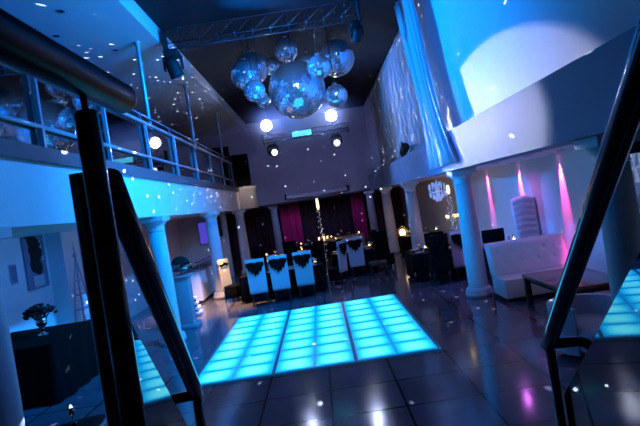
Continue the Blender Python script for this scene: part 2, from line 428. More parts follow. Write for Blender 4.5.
BALLS = [(297, 90, 14.5, 28.5, 'largest mirror ball at the centre of the cluster'),
         (286, 50, 15.3, 12, 'small mirror ball hanging above the largest one'),
         (252, 69, 15.4, 16.5, 'upper of the two overlapping mirror balls left of the largest'),
         (246, 75, 14.4, 15, 'lower of the two overlapping mirror balls left of the largest'),
         (254.5, 91, 13.6, 11, 'small mirror ball under the overlapping pair'),
         (263, 100, 14.9, 7.5, 'tiny mirror ball tucked low beside the largest one'),
         (271, 66, 16.4, 9, 'mirror ball half hidden behind the largest, left of the top one'),
         (319, 67, 13.4, 12, 'small mirror ball overlapping the upper right edge of the largest'),
         (336, 58, 15.2, 18.5, 'second largest mirror ball, upper right of the cluster'),
         (336, 96, 14.3, 11.6, 'lowest right mirror ball of the cluster'),
         (307, 61, 16.6, 8, 'mirror ball half hidden between the top one and the upper right pair')]
for px, py, Y, rp, lab in BALLS:
    x, y, z = AT(px, py, Y); make_ball(round(x, 3), y, round(z, 3), rp/520*Y, lab)

# ------------------------------------------------------------------ trusses and stage lights
def make_truss(name_label, x0, x1, y, z0, h, d, n, r, hang, rise=0.0):
    L = x1-x0
    t = thing('lighting_truss', name_label, 'truss', (x0, y, z0))
    ch = [(0, 0), (d, h*.5), (0, h)]
    for (dy, dz) in ch:
        MB().tube([(0, dy, dz), (L, dy, dz+rise)], r, 8).build('chord', 'truss_metal', t)
    b = MB()
    for k in range(n):
        xa, xb = L*k/n, L*(k+1)/n; ra, rb = rise*k/n, rise*(k+1)/n
        A, B_ = ch[0], ch[2]
        b.tube([(xa, A[0], A[1]+ra), (xb, ch[1][0], ch[1][1]+rb)], r*.5, 6)
        b.tube([(xa, ch[1][0], ch[1][1]+ra), (xb, B_[0], B_[1]+rb)], r*.5, 6)
        b.tube([(xa, A[0], A[1]+ra), (xa, B_[0], B_[1]+ra)], r*.5, 6)
    b.build('lattice', 'truss_metal', t)
    for xe, re in ((0, 0), (L, rise)):
        MB().box(xe-.03, xe+.03, -.04, d+.04, re-.04, h+re+.04, .01).build('end_bracket', 'matt_black', t)
    for xh in hang:
        MB().tube([(xh, 0, h+rise*xh/L), (xh, 0, 7.63-z0)], .012, 6).build('hanger', 'black_metal', t)
    return t
make_truss('long lattice truss across the black ceiling above the mirror balls', -3.2, 1.75, 13.0, 6.98, .52, .28, 11, .015, (.4, 4.6))
make_truss('short far lighting truss carrying lamps in front of the back wall', -1.72, 1.6, 20.0, 5.22, .3, .3, 8, .022, (.3, 3.0))

def make_head(loc, aim, label, lens, s=1.0, group='moving head lamps'):
    t = thing('moving_head_lamp', label, 'stage light', loc, 0, group)
    MB().box(-.16*s, .16*s, -.14*s, .14*s, -.14*s, 0, .02).build('base', 'matt_black', t)
    a = Vector(aim).normalized()
    c = Vector((0, 0, -.38*s))
    yk = MB()
    for sx in (-1, 1): yk.box(sx*.19*s-.02*s, sx*.19*s+.02*s, -.06*s, .06*s, -.42*s, -.12*s, .01)
    yk.box(-.2*s, .2*s, -.06*s, .06*s, -.18*s, -.13*s, .01); yk.build('yoke', 'matt_black', t)
    q = Vector((0, 0, 1)).rotation_difference(a).to_matrix().to_4x4()
    m = Matrix.Translation(c) @ q
    b = MB(); b.lathe([(0, -.2*s), (.10*s, -.2*s), (.14*s, -.1*s), (.15*s, .12*s), (.155*s, .2*s), (.13*s, .2*s), (.12*s, .16*s), (0, .16*s)], n=24); b.xf(m)
    hd = b.build('head', 'matt_black', t)
    b = MB(); b.lathe([(0, .185*s), (.08*s, .18*s), (.125*s, .165*s)], n=24); b.xf(m); b.build('lens', lens, hd)
    return Vector(loc) + c + a*.26*s
GL = 'lamps on the far truss'
head_l = make_head((-1.4, 20.0, 5.2), (.39, -.91, -.12), 'left of two pale moving heads hanging under the far truss', 'lens_soft', 1.0, GL)
head_r = make_head((1.08, 20.0, 5.2), (-.05, -.98, -.15), 'right of two pale moving heads hanging under the far truss', 'lens_soft', 1.0, GL)
def make_blinder(loc, label):
    t = thing('blinder_lamp', label, 'stage light', loc, 0, 'blinding white lamps on the far truss')
    MB().lathe([(0, .12), (.12, .12), (.2, .02), (.25, -.02), (.25, -.06), (.22, -.06), (.2, 0), (0, 0)], n=28).xf(Matrix.Rotation(R(90), 4, 'X')).build('housing', 'matt_black', t)
    MB().lathe([(0, -.07), (.14, -.06), (.225, -.03)], n=28).xf(Matrix.Rotation(R(-90), 4, 'X') @ Matrix.Scale(1, 4)).build('lens', 'lens_white', t)
    MB().box(-.03, .03, -.05, .05, -.34, -.18, .01).build('clamp', 'matt_black', t)
for x, lab in ((-1.49, 'blinding white lamp above the left end of the far truss'), (1.01, 'blinding white lamp above the right end of the far truss')):
    t = thing('blinder_lamp', lab, 'stage light', (x, 19.86, 5.86), 0, 'blinding white lamps on the far truss')
    MB().lathe([(0, .16), (.12, .16), (.2, .04), (.25, 0), (.25, -.05), (.225, -.05), (.2, .02), (0, .02)], n=28).xf(Matrix.Rotation(R(-90), 4, 'X')).build('housing', 'matt_black', t)
    MB().lathe([(0, -.05), (.14, -.04), (.225, .0)], n=28).xf(Matrix.Rotation(R(-90), 4, 'X')).build('lens', 'lens_white', t)
    MB().box(-.03, .03, 0, .16, -.36, -.2, .01).build('clamp', 'matt_black', t)
t = thing('flood_lamp', 'flat cyan fronted lamp box in the middle of the far truss', 'stage light', (-.2, 19.8, 5.22))
MB().box(-.42, .42, 0, .15, -.02, .30, .02).build('housing', 'matt_black', t)
MB().box(-.37, .37, -.012, .0, .04, .24, .005).build('lens', 'lens_cyan', t)
make_head((-3.05, 13.05, 6.95), (.2, .3, -.9), 'dark lamp hanging under the left end of the long truss', 'matt_black', 1.15, 'dark lamps on the long truss')
make_head((1.62, 13.05, 6.95), (-.2, .5, -.8), 'dark lamp hanging under the right end of the long truss', 'matt_black', .8, 'dark lamps on the long truss')
# effect lamp on the right ledge
t = thing('effect_lamp', 'small black effect lamp perched on the right beam ledge', 'stage light', (3.08, 17.2, LEDGE))
MB().box(-.1, .1, -.12, .12, 0, .05, .01).build('base', 'matt_black', t)
MB().tube([(0, -.3, .28), (0, .25, .14)], [.15, .12], 18).build('lamp_body', 'matt_black', t)
MB().box(-.02, .02, -.03, .03, .04, .2, .005).tube([(0, 0, .18), (0, .1, .45), (0, .32, .5)], .03, 8).build('bracket', 'matt_black', t)

# ------------------------------------------------------------------ loudspeaker and stand-in box on balcony end
def speaker(loc, rz, sx, sy, sz, label):
    t = thing('loudspeaker', label, 'loudspeaker', loc, rz, 'dark loudspeakers at the far balcony end')
    b = MB(); b.prism([(-sx/2, 0), (sx/2, 0), (sx/2+.0, sz), (-sx/2, sz)], -sy/2, sy/2); b.build('cabinet', 'matt_black', t)
    MB().box(-sx*.44, sx*.44, -sy/2-.02, -sy/2, .06, sz-.06, .01).build('grille', 'black_cloth', t)
    MB().box(-.07, .07, -sy/2-.026, -sy/2-.018, .02, .05, .002).build('badge', 'rail_steel', t)
speaker((-3.42, 24.75, 3.925), R(20), .78, .66, 1.55, 'dark loudspeaker at the balcony end above the pale drum')
speaker((-4.75, 27.9, 3.92), R(10), .9, .7, 2.45, 'tall dark box standing in for the opening beside the back wall')  # added box in speaker form for the dark opening by the wall

# ------------------------------------------------------------------ projection screen casing
t = thing('projection_screen', 'rolled projection screen in a grey casing on the back wall', 'screen', (0, 28.96, 3.2), 0)
MB().box(-1.7, 1.75, -.16, 0, -.1, .1, .04).build('casing', 'screen_cloth', t)
for x in (-1.72, 1.77): MB().box(x-.05, x+.05, -.18, .02, -.12, .2, .01).build('end_cap', 'matt_black', t)
MB().tube([(-1.6, -.1, -.12), (1.6, -.1, -.12)], .03, 8).build('bottom_bar', 'steel', t)

# ------------------------------------------------------------------ curtains
def curtain(name, x, y0, y1, z0, z1, amp, nf, m, label, cat='curtain', lean=0.0, group=None, gather=0.0, axis='y', flare=0.0):
    rnd = random.Random(int(y0*10)+int(x*100)); ph = [rnd.uniform(0, 6.28) for _ in range(4)]
    def f(u, v):
        zz = z0 + (z1-z0)*v
        mid = (y0+y1)/2; ww = (y1-y0)*(1-gather*math.sin(PI*min(1, v*1.4)) if gather else 1)
        ww *= 1 + flare*(1-v)**3
        p = mid + (u-.5)*ww + lean*(v-.5)
        a = amp*(.6*math.sin(2*PI*nf*u+ph[0]+.5*math.sin(3*v+ph[1])) + .4*math.sin(2*PI*nf*1.73*u+ph[2]+v))
        return (x+a, p, zz) if axis == 'y' else (p, x+a, zz)
    b = MB(); b.grid(f, max(24, int(nf*10)), 16)
    o = b.build(name, m); md = o.modifiers.new('thickness', 'SOLIDIFY'); md.thickness = .006
    tag(o, label, cat, group); return o
curtain('sheer_curtain', 3.30, 14.0, 28.8, LEDGE+.02, 7.5, .03, 22, 'sheer', 'long sheer curtain flecked with light dots along the right upper wall')
curtain('gathered_drape', 2.92, 11.75, 13.25, 3.02, 7.55, .09, 6, 'sheer', 'gathered sheer drape falling over the right beam beside the white light circle', lean=1.5, gather=.25, flare=.6)
for i, (xa, xb, mm, lab) in enumerate([(-5.6, -3.0, 'plum_cloth', 'dark plum curtain at far left of the rear wall, behind the bar'),
        (-2.35, -1.15, 'magenta_cloth', 'bright magenta curtain in the middle of the rear room'),
        (-1.1, 1.9, 'plum_cloth', 'wide dark plum curtain right of the bright magenta one'),
        (1.95, 2.75, 'magenta_cloth', 'narrow magenta curtain beside the farthest column at right'),
        (3.0, 5.1, 'plum_cloth', 'dark plum curtain at far right of the rear wall')]):
    curtain('rear_curtain', 31.2 if mm == 'magenta_cloth' else 32.4, xa, xb, .02, SOF-.03, .07, (xb-xa)*3.2, mm, lab, group='curtains across the rear room', axis='x')

# ------------------------------------------------------------------ covered dining chairs
def make_chair(loc, rz, label, cover='white_cover', name='covered_chair'):
    t = thing(name, label, 'chair', loc, rz, 'covered dining chairs')
    # backrest stands at local -y (towards the viewer when rz = 0)
    for sx in (-1, 1):
        MB().tube([(sx*.2, -.21, 0), (sx*.2, -.2, .46)], [.018, .024], 8).build('leg', 'black_metal', t)
        MB().tube([(sx*.2, .22, 0), (sx*.2, .2, .46)], [.018, .024], 8).build('leg', 'black_metal', t)
    MB().box(-.24, .24, -.22, .25, .42, .50, .03).build('seat', 'black_cloth', t)
    MB().box(-.235, .235, -.2, .235, .12, .43, .02).build('skirt', 'black_cloth', t)
    def back(u, v):
        x = (u-.5)*(.50+.03*v); z = .36+.98*v
        y = -.235 - .05*v - .012*math.cos((u-.5)*PI)
        return (x, y, z)
    b = MB(); b.grid(back, 10, 12)
    def back2(u, v):
        p = back(u, v); return (p[0], p[1]+.06, p[2])
    b2 = MB(); b2.grid(back2, 10, 12); b.merge(b2.bm, Matrix(), True)
    for (fa, fb) in ((lambda k: back(0, k), lambda k: back2(0, k)), (lambda k: back(1, k), lambda k: back2(1, k)), (lambda k: back(k, 1), lambda k: back2(k, 1)), (lambda k: back(k, 0), lambda k: back2(k, 0))):
        e = MB(); e.grid(lambda u, v: Vector(fa(u)).lerp(Vector(fb(u)), v), 10, 1); b.merge(e.bm, Matrix(), True)
    bmesh.ops.remove_doubles(b.bm, verts=b.bm.verts[:], dist=.001)
    b.build('back_cover', cover, t)
    # black sash with a tied swag hanging down the back
    rnd = random.Random(3)
    sw = MB()
    def band(u, v):
        a = 2*PI*u; x = .275*math.cos(a); y = -.243+.052*math.sin(a)
        return (x, y, 1.13+.09*v+.012*math.sin(5*a)-.02*abs(math.cos(a)))
    sw.grid(band, 32, 3)
    out = [(-.255, 1.16), (-.22, 1.10), (-.18, .99), (-.14, 1.04), (-.11, .93), (-.06, .97), (-.02, .84), (.03, .93), (.07, .88), (.11, 1.0), (.16, .96), (.20, 1.09), (.255, 1.15), (.255, 1.235), (.1, 1.255), (0, 1.235), (-.1, 1.26), (-.255, 1.24)]
    sw.prism(out, -.325, -.30); sw.ball((0, -.325, 1.16), .055, 10, 8, 1.1, .7, .9)
    sw.build('sash', 'black_cloth', t)
    return t
ch = make_chair((-2.02, 14.9, 0), R(0), 'leftmost of three bright blue lit covered chairs facing the dance floor')
dup(ch, (-1.38, 14.95, 0), R(1), 'middle of three bright blue lit covered chairs facing the dance floor')
dup(ch, (-.68, 15.05, 0), R(-1), 'rightmost of three bright blue lit covered chairs facing the dance floor')
dup(ch, (.98, 17.4, 0), R(2), 'dim grey covered chair with black swag at the middle table')
dup(ch, (.30, 16.6, 0), R(62), 'covered chair turned side on, right of the three bright chairs')
dup(ch, (3.54, 14.05, 0), R(8), 'covered chair with black swag half behind the lilac column')
gold = make_chair((-3.02, 16.3, 0), R(-112), 'gold lit chair seen side on beside the bar, left of the blue chairs', 'gold_cover')
def black_chair(loc, rz, label): 
    return make_chair(loc, rz, label, 'black_cloth')
bk = black_chair((4.13, 12.95, 0), R(-5), 'black draped chair behind the white sofa')
dup(bk, (2.92, 13.8, 0), R(3), 'black draped chair at the dark table left of the lilac column')
dup(bk, (2.08, 18.3, 0), R(-30), 'black draped chair right of the dim grey covered chair')
dup(bk, (-.36, 18.2, 0), R(20), 'black draped chair left of the dim grey covered chair')
dup(bk, (2.1, 19.6, 0), R(-70), 'black draped chair near the brown column')
dup(bk, (-2.6, 20.4, 0), R(10), 'black draped chair at the table under the pale post')
dup(bk, (-1.3, 20.4, 0), R(-10), 'black draped chair behind the middle blue lit chair')

# ------------------------------------------------------------------ dining tables with settings
def make_table(x, y, sx, sy, h, cloth, label):
    t = thing('dining_table', label, 'table', (x, y, 0), 0, 'draped dining tables')
    for ax in (-1, 1):
        for ay in (-1, 1):
            MB().tube([(ax*(sx/2-.12), ay*(sy/2-.12), 0), (ax*(sx/2-.12), ay*(sy/2-.12), h-.05)], .025, 8).build('leg', 'black_metal', t)
    MB().box(-sx/2, sx/2, -sy/2, sy/2, h-.04, h-.005, .008).build('tabletop', 'wood', t)
    def side(u, v):
        # walk round the rectangle
        P = 2*(sx+sy); s_ = u*P
        if s_ < sx: p = (-sx/2+s_, -sy/2); nrm = (0, -1)
        elif s_ < sx+sy: p = (sx/2, -sy/2+s_-sx); nrm = (1, 0)
        elif s_ < 2*sx+sy: p = (sx/2-(s_-sx-sy), sy/2); nrm = (0, 1)
        else: p = (-sx/2, sy/2-(s_-2*sx-sy)); nrm = (-1, 0)
        k = .012 + (1-v)*(.03+.02*math.sin(s_*16))
        return (p[0]+nrm[0]*k, p[1]+nrm[1]*k, .06+(h-.06)*v)
    b = MB(); b.grid(side, int(2*(sx+sy)*14), 5); b.box(-sx/2-.013, sx/2+.013, -sy/2-.013, sy/2+.013, h-.003, h+.004)
    o = b.build('tablecloth', cloth, None, (x, y, 0))
    tag(o, 'cloth hanging over the ' + label, 'tablecloth', 'cloths of the dining tables')
    return t
glass0 = None
def wine_glass(loc, label):
    global glass0
    if glass0 is None:
        glass0 = thing('wine_glass', label, 'glass', loc, 0, 'wine glasses on the dining tables')
        MB().lathe([(0, 0), (.035, 0), (.035, .004), (.006, .01), (.005, .09), (.012, .1), (0, .1)], n=14).build('stem', 'chrome', glass0)
        MB().lathe([(.01, .098), (.035, .12), (.042, .16), (.036, .2), (.034, .2), (.04, .16), (.033, .122), (0, .1)], n=14).build('bowl', 'chrome', glass0)
        return glass0
    return dup(glass0, loc, 0, label)
votive0 = None
def votive(loc, label):
    global votive0
    if votive0 is None:
        votive0 = thing('tealight', label, 'candle', loc, 0, 'small lit candles')
        MB().lathe([(0, 0), (.035, 0), (.045, .08), (.04, .08), (.032, .012), (0, .012)], n=14).build('cup', 'gilt', votive0)
        MB().ball((0, 0, .075), .03, 10, 8, 1, 1, 1.5).build('flame', 'flame', votive0)
        return votive0
    return dup(votive0, loc, 0, label)
plate0 = None
def plate(loc, label):
    global plate0
    if plate0 is None:
        plate0 = tag(MB().lathe([(0, 0), (.08, 0), (.14, .018), (.14, .022), (.08, .008), (0, .008)], n=20).build('plate', 'white_cover', None, loc), label, 'plate', 'plates on the dining tables')
        return plate0
    c = plate0.copy(); C.objects.link(c); c.location = loc; c['label'] = label; return c
TABLES = [(-1.4, 15.95, 2.5, .95, .78, 'black_cloth', 'long dark table behind the three bright blue chairs'),
          (.95, 18.5, 1.5, 1.3, .78, 'black_cloth', 'dark table behind the dim grey covered chair'),
          (-1.9, 21.3, 2.3, .9, .78, 'gold_cover', 'beige topped table seen over the leftmost bright blue chair'),
          (-.5, 24.5, 2.6, 1.0, .78, 'black_cloth', 'far dark table in front of the bright magenta curtain'),
          (3.3, 15.2, 1.8, 1.4, .78, 'black_cloth', 'black draped table left of the lilac column'),
          (4.6, 13.95, 1.1, .9, .78, 'black_cloth', 'dark table behind the white sofa'),
          (3.9, 21.0, 1.6, 1.1, .78, 'black_cloth', 'dark table with golden lantern beyond the slim blue column'),
          (.9, 26.2, 2.2, 1.0, .78, 'gold_cover', 'pale topped far table before the wide plum curtain')]
SHORT = ['table behind the blue lit chairs', 'table behind the dim grey chair', 'beige topped table at left', 'table before the magenta curtain', 'table left of the lilac column', 'table behind the white sofa', 'table with the golden lantern', 'pale far table']
ORD = ['leftmost', 'second', 'third', 'rightmost']
for (x, y, sx, sy, h, cl, lab), sh in zip(TABLES, SHORT):
    make_table(x, y, sx, sy, h, cl, lab)
    hz = h+.005
    for k in range(4):
        px_ = x + sx*(-.36+.24*k)
        plate((px_, y-sy*.28, hz), ORD[k] + ' plate on the near side, ' + sh)
        plate((px_, y+sy*.28, hz), ORD[k] + ' plate on the far side, ' + sh)
        wine_glass((px_+.16*min(1, sx), y-sy*.12, hz), ORD[k] + ' wine glass on the near side, ' + sh)
        wine_glass((px_+.1*min(1, sx), y+sy*.16, hz), ORD[k] + ' wine glass on the far side, ' + sh)
    votive((x+sx*.42, y+.02, hz), 'small lit candle at the right end, ' + sh)
    votive((x-sx*.22, y+.03, hz), 'small lit candle at the left end, ' + sh)

# tall candelabra
def candelabra(loc, h, label):
    t = thing('candelabra', label, 'candelabra', loc, 0, 'tall crystal candelabra')
    MB().lathe([(0, 0), (.11, 0), (.11, .015), (.03, .05), (.018, .08), (.03, .12), (.014, .16), (.012, h*.5), (.03, h*.53), (.014, h*.56), (.011, h*.86), (.05, h*.9), (.055, h*.92), (0, h*.92)], n=16).build('stem', 'gilt', t)
    for k in range(5):
        a = 2*PI*k/5; c_, s_ = math.cos(a), math.sin(a)
        arm = MB().tube([(0, 0, h*.45), (c_*.09, s_*.09, h*.41), (c_*.17, s_*.17, h*.45), (c_*.17, s_*.17, h*.5)], .008, 6).build('arm', 'gilt', t)
        MB().lathe([(0, 0), (.016, 0), (.03, .05), (.02, .09), (0, .09)], (c_*.17, s_*.17, h*.5), 10).build('candle_cup', 'candle_glow', arm)
    MB().lathe([(0, h*.92), (.02, h*.92), (.05, h*.96), (.045, h*1.04), (.03, h*1.08), (0, h*1.08)], n=14).build('flame_glass', 'candle_glow', t)
    dr = MB()
    for k in range(26):
        a = k*2.4; rr = .04+.05*(k % 3)/2; dr.ball((rr*math.cos(a), rr*math.sin(a), h*(.2+.028*k)), .018, 6, 5, sz=1.5, smooth=False)
    dr.build('crystal_drops', 'crystal', t)['kind'] = 'stuff'
candelabra((3.82, 15.2, .785), 1.65, 'tall glittering candelabra beside the lilac column')
candelabra((-.02, 18.95, 0), 2.6, 'tall thin candelabra in the middle of the rear room')
t = thing('lantern', 'golden lantern glowing beyond the slim blue column', 'lantern', (3.2, 21.0, .785))
MB().box(-.22, .22, -.1, .1, 0, .05, .01).build('base', 'gilt', t)
MB().lathe([(.0, .05), (.1, .05), (.13, .14), (.1, .26), (.04, .3), (0, .3)], n=16).build('glow_shade', 'candle_glow', t)
MB().tube([(-.2, 0, .05), (-.16, 0, .3), (0, 0, .42), (.16, 0, .3), (.2, 0, .05)], .012, 8).build('handle', 'gilt', t)
# warm upholstered bench between rear columns
def stool(loc, label):
    t = thing('stool', label, 'stool', loc, 0)
    MB().box(-.28, .28, -.26, .26, .34, .5, .05).build('seat', 'wood', t)
    for ax in (-1, 1):
        for ay in (-1, 1): MB().tube([(ax*.24, ay*.22, 0), (ax*.23, ay*.2, .36)], .022, 8).build('leg', 'black_metal', t)
stool((1.62, 16.9, 0), 'orange brown stool on the dark floor left of the brown column')

# ------------------------------------------------------------------ chandeliers
def chandelier(loc, label):
    t = thing('chandelier', label, 'chandelier', loc, 0, 'crystal chandeliers under the right beam')
    MB().tube([(0, 0, 0), (0, 0, -.16)], .008, 6).lathe([(0, -.02), (.06, -.02), (.05, 0), (0, 0)], n=12).build('rod', 'chrome', t)
    MB().lathe([(0, -.62), (.025, -.6), (.012, -.5), (.04, -.42), (.015, -.34), (.035, -.25), (.012, -.14), (0, -.14)], n=12).build('stem', 'crystal', t)
    for k in range(8):
        a = 2*PI*k/8; c_, s_ = math.cos(a), math.sin(a)
        arm = MB().tube([(0, 0, -.4), (c_*.11, s_*.11, -.47), (c_*.22, s_*.22, -.42), (c_*.22, s_*.22, -.35)], .011, 6).build('arm', 'crystal', t)
        MB().lathe([(0, 0), (.03, .005), (.012, .03), (.014, .1), (0, .12)], (c_*.22, s_*.22, -.35), 8).build('candle', 'crystal', arm)
    d = MB(); rnd = random.Random(5)
    for ring, n_, z0_ in ((.22, 16, -.5), (.14, 12, -.56), (.07, 8, -.62), (.13, 10, -.22)):
        for k in range(n_):
            a = 2*PI*k/n_
            for q in range(3): d.ball((ring*math.cos(a), ring*math.sin(a), z0_-.045*q+.02), .016, 6, 4, sz=1.5, smooth=False)
    d.build('crystal_drops', 'crystal', t)['kind'] = 'stuff'
    return t
cd = chandelier((3.3, 14.3, SOF), 'blue white crystal chandelier hanging left of the lilac column')
dup(cd, (4.15, 7.0, SOF), 0, 'lilac crystal chandelier partly hidden by the right stair handrail')

# ------------------------------------------------------------------ sofa, tall chairs, coffee table, armchair
t = thing('sofa', 'white tufted backed sofa standing beside the lilac column', 'sofa', (3.52, 10.62, 0))
MB().box(.05, 1.62, .06, .92, 0, .07, .005).build('plinth', 'matt_black', t)
MB().box(0, 1.66, 0, .80, .07, .48, .035, seg=3).build('seat', 'white_leather', t)
def sb(u, v):
    x = -.02+1.70*u; z = .44+.72*v; y = .58+.2*v
    q = .0
    for (bu, bv) in BT:
        dd = ((u-bu)*1.7)**2+((v-bv)*.72)**2; q += .028*math.exp(-dd/.0022)
    ed = min(1, min(u, 1-u)*20, min(v, 1-v)*10); 
    return (x, y-.05*math.sqrt(max(0, ed))+q*1.0, z)
BT = [(.1+.2*k, .7) for k in range(5)] + [(.2+.2*k, .38) for k in range(4)]
b = MB(); b.grid(sb, 68, 32)
b.grid(lambda u, v: (-.02+1.70*u, .58+.2*v+.16, .44+.72*v), 8, 4)
for fu in (0, 1): b.grid(lambda u, v: (-.02+1.7*fu, .58+.2*v+.16*u, .44+.72*v), 3, 6)
for fv in (0, 1): b.grid(lambda u, v: (-.02+1.7*u, .58+.2*fv+.16*v, .44+.72*fv), 8, 3)
bmesh.ops.remove_doubles(b.bm, verts=b.bm.verts[:], dist=.0005)
bo = b.build('backrest', 'white_leather', t)
for (bu, bv) in BT:
    MB().ball((-.02+1.7*bu, .58+.2*bv-.028, .44+.72*bv), .014, 8, 6, sy=.6).build('button', 'white_leather', bo)

def tall_chair(loc, rz, label):
    t = thing('tall_backed_chair', label, 'chair', loc, rz, 'tall white channel tufted chairs')
    MB().box(-.30, .30, -.5, .08, .14, .5, .04, seg=3).build('seat', 'white_leather', t)
    def bf(u, v):
        x = (u-.5)*(.62+.04*v); z = .4+1.66*v+.06*math.sin(PI*u)*v
        return (x, .06+.1*v-.035*abs(math.sin(PI*11*v))*min(1, u*8, (1-u)*8)+.06*(abs(u-.5)*2)**2*-.6, z)
    b = MB(); b.grid(bf, 14, 66)
    def br(u, v):
        p = bf(u, v); return (p[0], .2+.1*v, p[2])
    b.grid(br, 14, 66)
    for fu in (0, 1): b.grid(lambda u, v: Vector(bf(fu, v)).lerp(Vector(br(fu, v)), u), 2, 66)
    for fv in (0, 1): b.grid(lambda u, v: Vector(bf(u, fv)).lerp(Vector(br(u, fv)), v), 14, 2)
    bmesh.ops.remove_doubles(b.bm, verts=b.bm.verts[:], dist=.0005)
    b.build('backrest', 'white_leather', t)
    for ax in (-1, 1):
        for y in (-.44, .1): MB().tube([(ax*.25, y, 0), (ax*.25, y, .16)], [.02, .028], 8).build('leg', 'black_metal', t)
    return t
tc0 = tall_chair((4.88, 12.42, 0), R(-6), 'tall white tufted chair rising behind the white sofa')
tc0.scale = (.82, .95, .96)
dup(tc0, (4.72, 7.55, 0), R(-55), 'tall white tufted chair behind the right stair handrail')

t = thing('coffee_table', 'dark wood coffee table with glossy top before the white sofa', 'table', (4.34, 9.42, 0))
MB().box(-.57, .57, -.9, .9, .54, .60, .012).build('tabletop', 'wood', t)
MB().box(-.50, .50, -.83, .83, .46, .54).build('apron', 'matt_black', t)
for ax in (-1, 1):
    for ay in (-1, 1): MB().box(ax*.50-.05, ax*.50+.05, ay*.83-.05, ay*.83+.05, 0, .54, .006).build('leg', 'matt_black', t)

t = thing('armchair', 'blue grey rounded armchair in front of the shaded column', 'armchair', (3.42, 7.15, 0), R(25))
MB().box(-.42, .42, -.42, .42, .12, .45, .09, seg=4).build('seat', 'cool_leather', t)
b = MB()
def tub(u, v):
    a = R(-20) + R(220)*u; rr = .47+.02*v
    return (rr*math.cos(a), rr*math.sin(a), .1+.62*v)
b.grid(tub, 28, 8); b.grid(lambda u, v: tuple(c*k for c, k in zip(tub(u, v), (.8, .8, 1))), 28, 8)
b.grid(lambda u, v: Vector(tub(u, 1)).lerp(Vector((tub(u, 1)[0]*.8, tub(u, 1)[1]*.8, .72)), v), 28, 2)
b.grid(lambda u, v: Vector(tub(0, u)).lerp(Vector((tub(0, u)[0]*.8, tub(0, u)[1]*.8, tub(0, u)[2])), v), 8, 2)
b.grid(lambda u, v: Vector(tub(1, u)).lerp(Vector((tub(1, u)[0]*.8, tub(1, u)[1]*.8, tub(1, u)[2])), v), 8, 2)
b.build('backrest', 'cool_leather', t)
for k in range(4):
    a = PI/4+k*PI/2; MB().tube([(.34*math.cos(a), .34*math.sin(a), 0), (.34*math.cos(a), .34*math.sin(a), .14)], .022, 8).build('leg', 'black_metal', t)

# ------------------------------------------------------------------ bar side, left
t = thing('bar_counter', 'white fronted bar counter behind the podium', 'counter', (-4.35, 18.6, 0))
MB().box(-.18, .2, -1.75, 2.0, .08, 1.04).build('front_panel', 'white_paint', t)
MB().box(-.16, .14, -1.7, 1.95, 0, .08).build('plinth', 'matt_black', t)
MB().box(-.28, .3, -1.85, 2.1, 1.04, 1.10, .01).build('worktop', 'dark_ledge', t)
MB().box(.12, .3, -1.85, 2.1, 1.32, 1.335).build('glass_shelf', 'panel_glass', t)
for y in (-1.6, 0, 1.8): MB().tube([(.2, y, 1.1), (.2, y, 1.32)], .015, 8).build('shelf_post', 'steel', t)
t = thing('podium', 'white square podium carrying the glass bowl beside the blue column', 'podium', (-3.72, 13.3, 0))
MB().box(-.17, .17, -.17, .17, .1, 1.28, .01).build('shaft', 'podium_paint', t)
MB().box(-.26, .26, -.26, .26, 0, .1, .015).build('base', 'podium_paint', t)
MB().box(-.24, .24, -.24, .24, 1.28, 1.34, .015).build('top_slab', 'podium_paint', t)
t = thing('flower_bowl', 'footed glass bowl with a black dome of flowers on the podium', 'flower bowl', (-3.72, 13.3, 1.34))
MB().lathe([(0, 0), (.1, 0), (.1, .015), (.025, .04), (.025, .08), (.12, .1), (.29, .13), (.29, .29), (.28, .29), (.28, .14), (.1, .11), (0, .11)], n=28).build('glass_bowl', 'panel_glass', t)
b = MB(); rnd = random.Random(11)
for k in range(70):
    a = k*2.39996; h_ = 1-k/70; rr = math.sqrt(max(0, 1-h_*h_))
    b.ball((.19*rr*math.cos(a), .19*rr*math.sin(a), .27+.17*h_), .045, 7, 5)
b.lathe([(0, .12), (.2, .2), (.2, .28), (0, .4)], n=16); b.build('black_flowers', 'leaf_dark', t)
t = thing('wall_speaker', 'small black loudspeaker hanging over the bar beside the violet screen', 'loudspeaker', (-4.62, 22.93, 1.85))
MB().box(-.28, .28, -.3, 0, 0, .95, .02).build('cabinet', 'matt_black', t)
MB().box(-.24, .24, -.32, -.3, .05, .9, .01).build('grille', 'black_cloth', t)
MB().box(-.05, .05, -.1, .06, .45, .6).build('bracket', 'matt_black', t)
t = thing('lit_screen', 'narrow violet glowing screen on the wall behind the bar', 'screen', (-5.2, 22.98, 1.6))
MB().box(-.2, .2, -.05, 0, 0, 1.0, .01).build('casing', 'matt_black', t)
MB().box(-.17, .17, -.062, -.05, .03, .97).build('display', 'violet_screen', t)
t = thing('shelf_stack', 'low white stepped stand on the floor in front of the bar', 'stand', (-3.98, 14.9, 0), R(6))
for k in range(4):
    MB().box(-.22+.03*k, .22-.03*k, -.24+.04*k, .24-.04*k, .14*k+.02, .14*k+.10, .012).build('step', 'white_paint', t)
MB().box(-.1, .1, -.1, .1, 0, .5).build('core', 'matt_black', t)

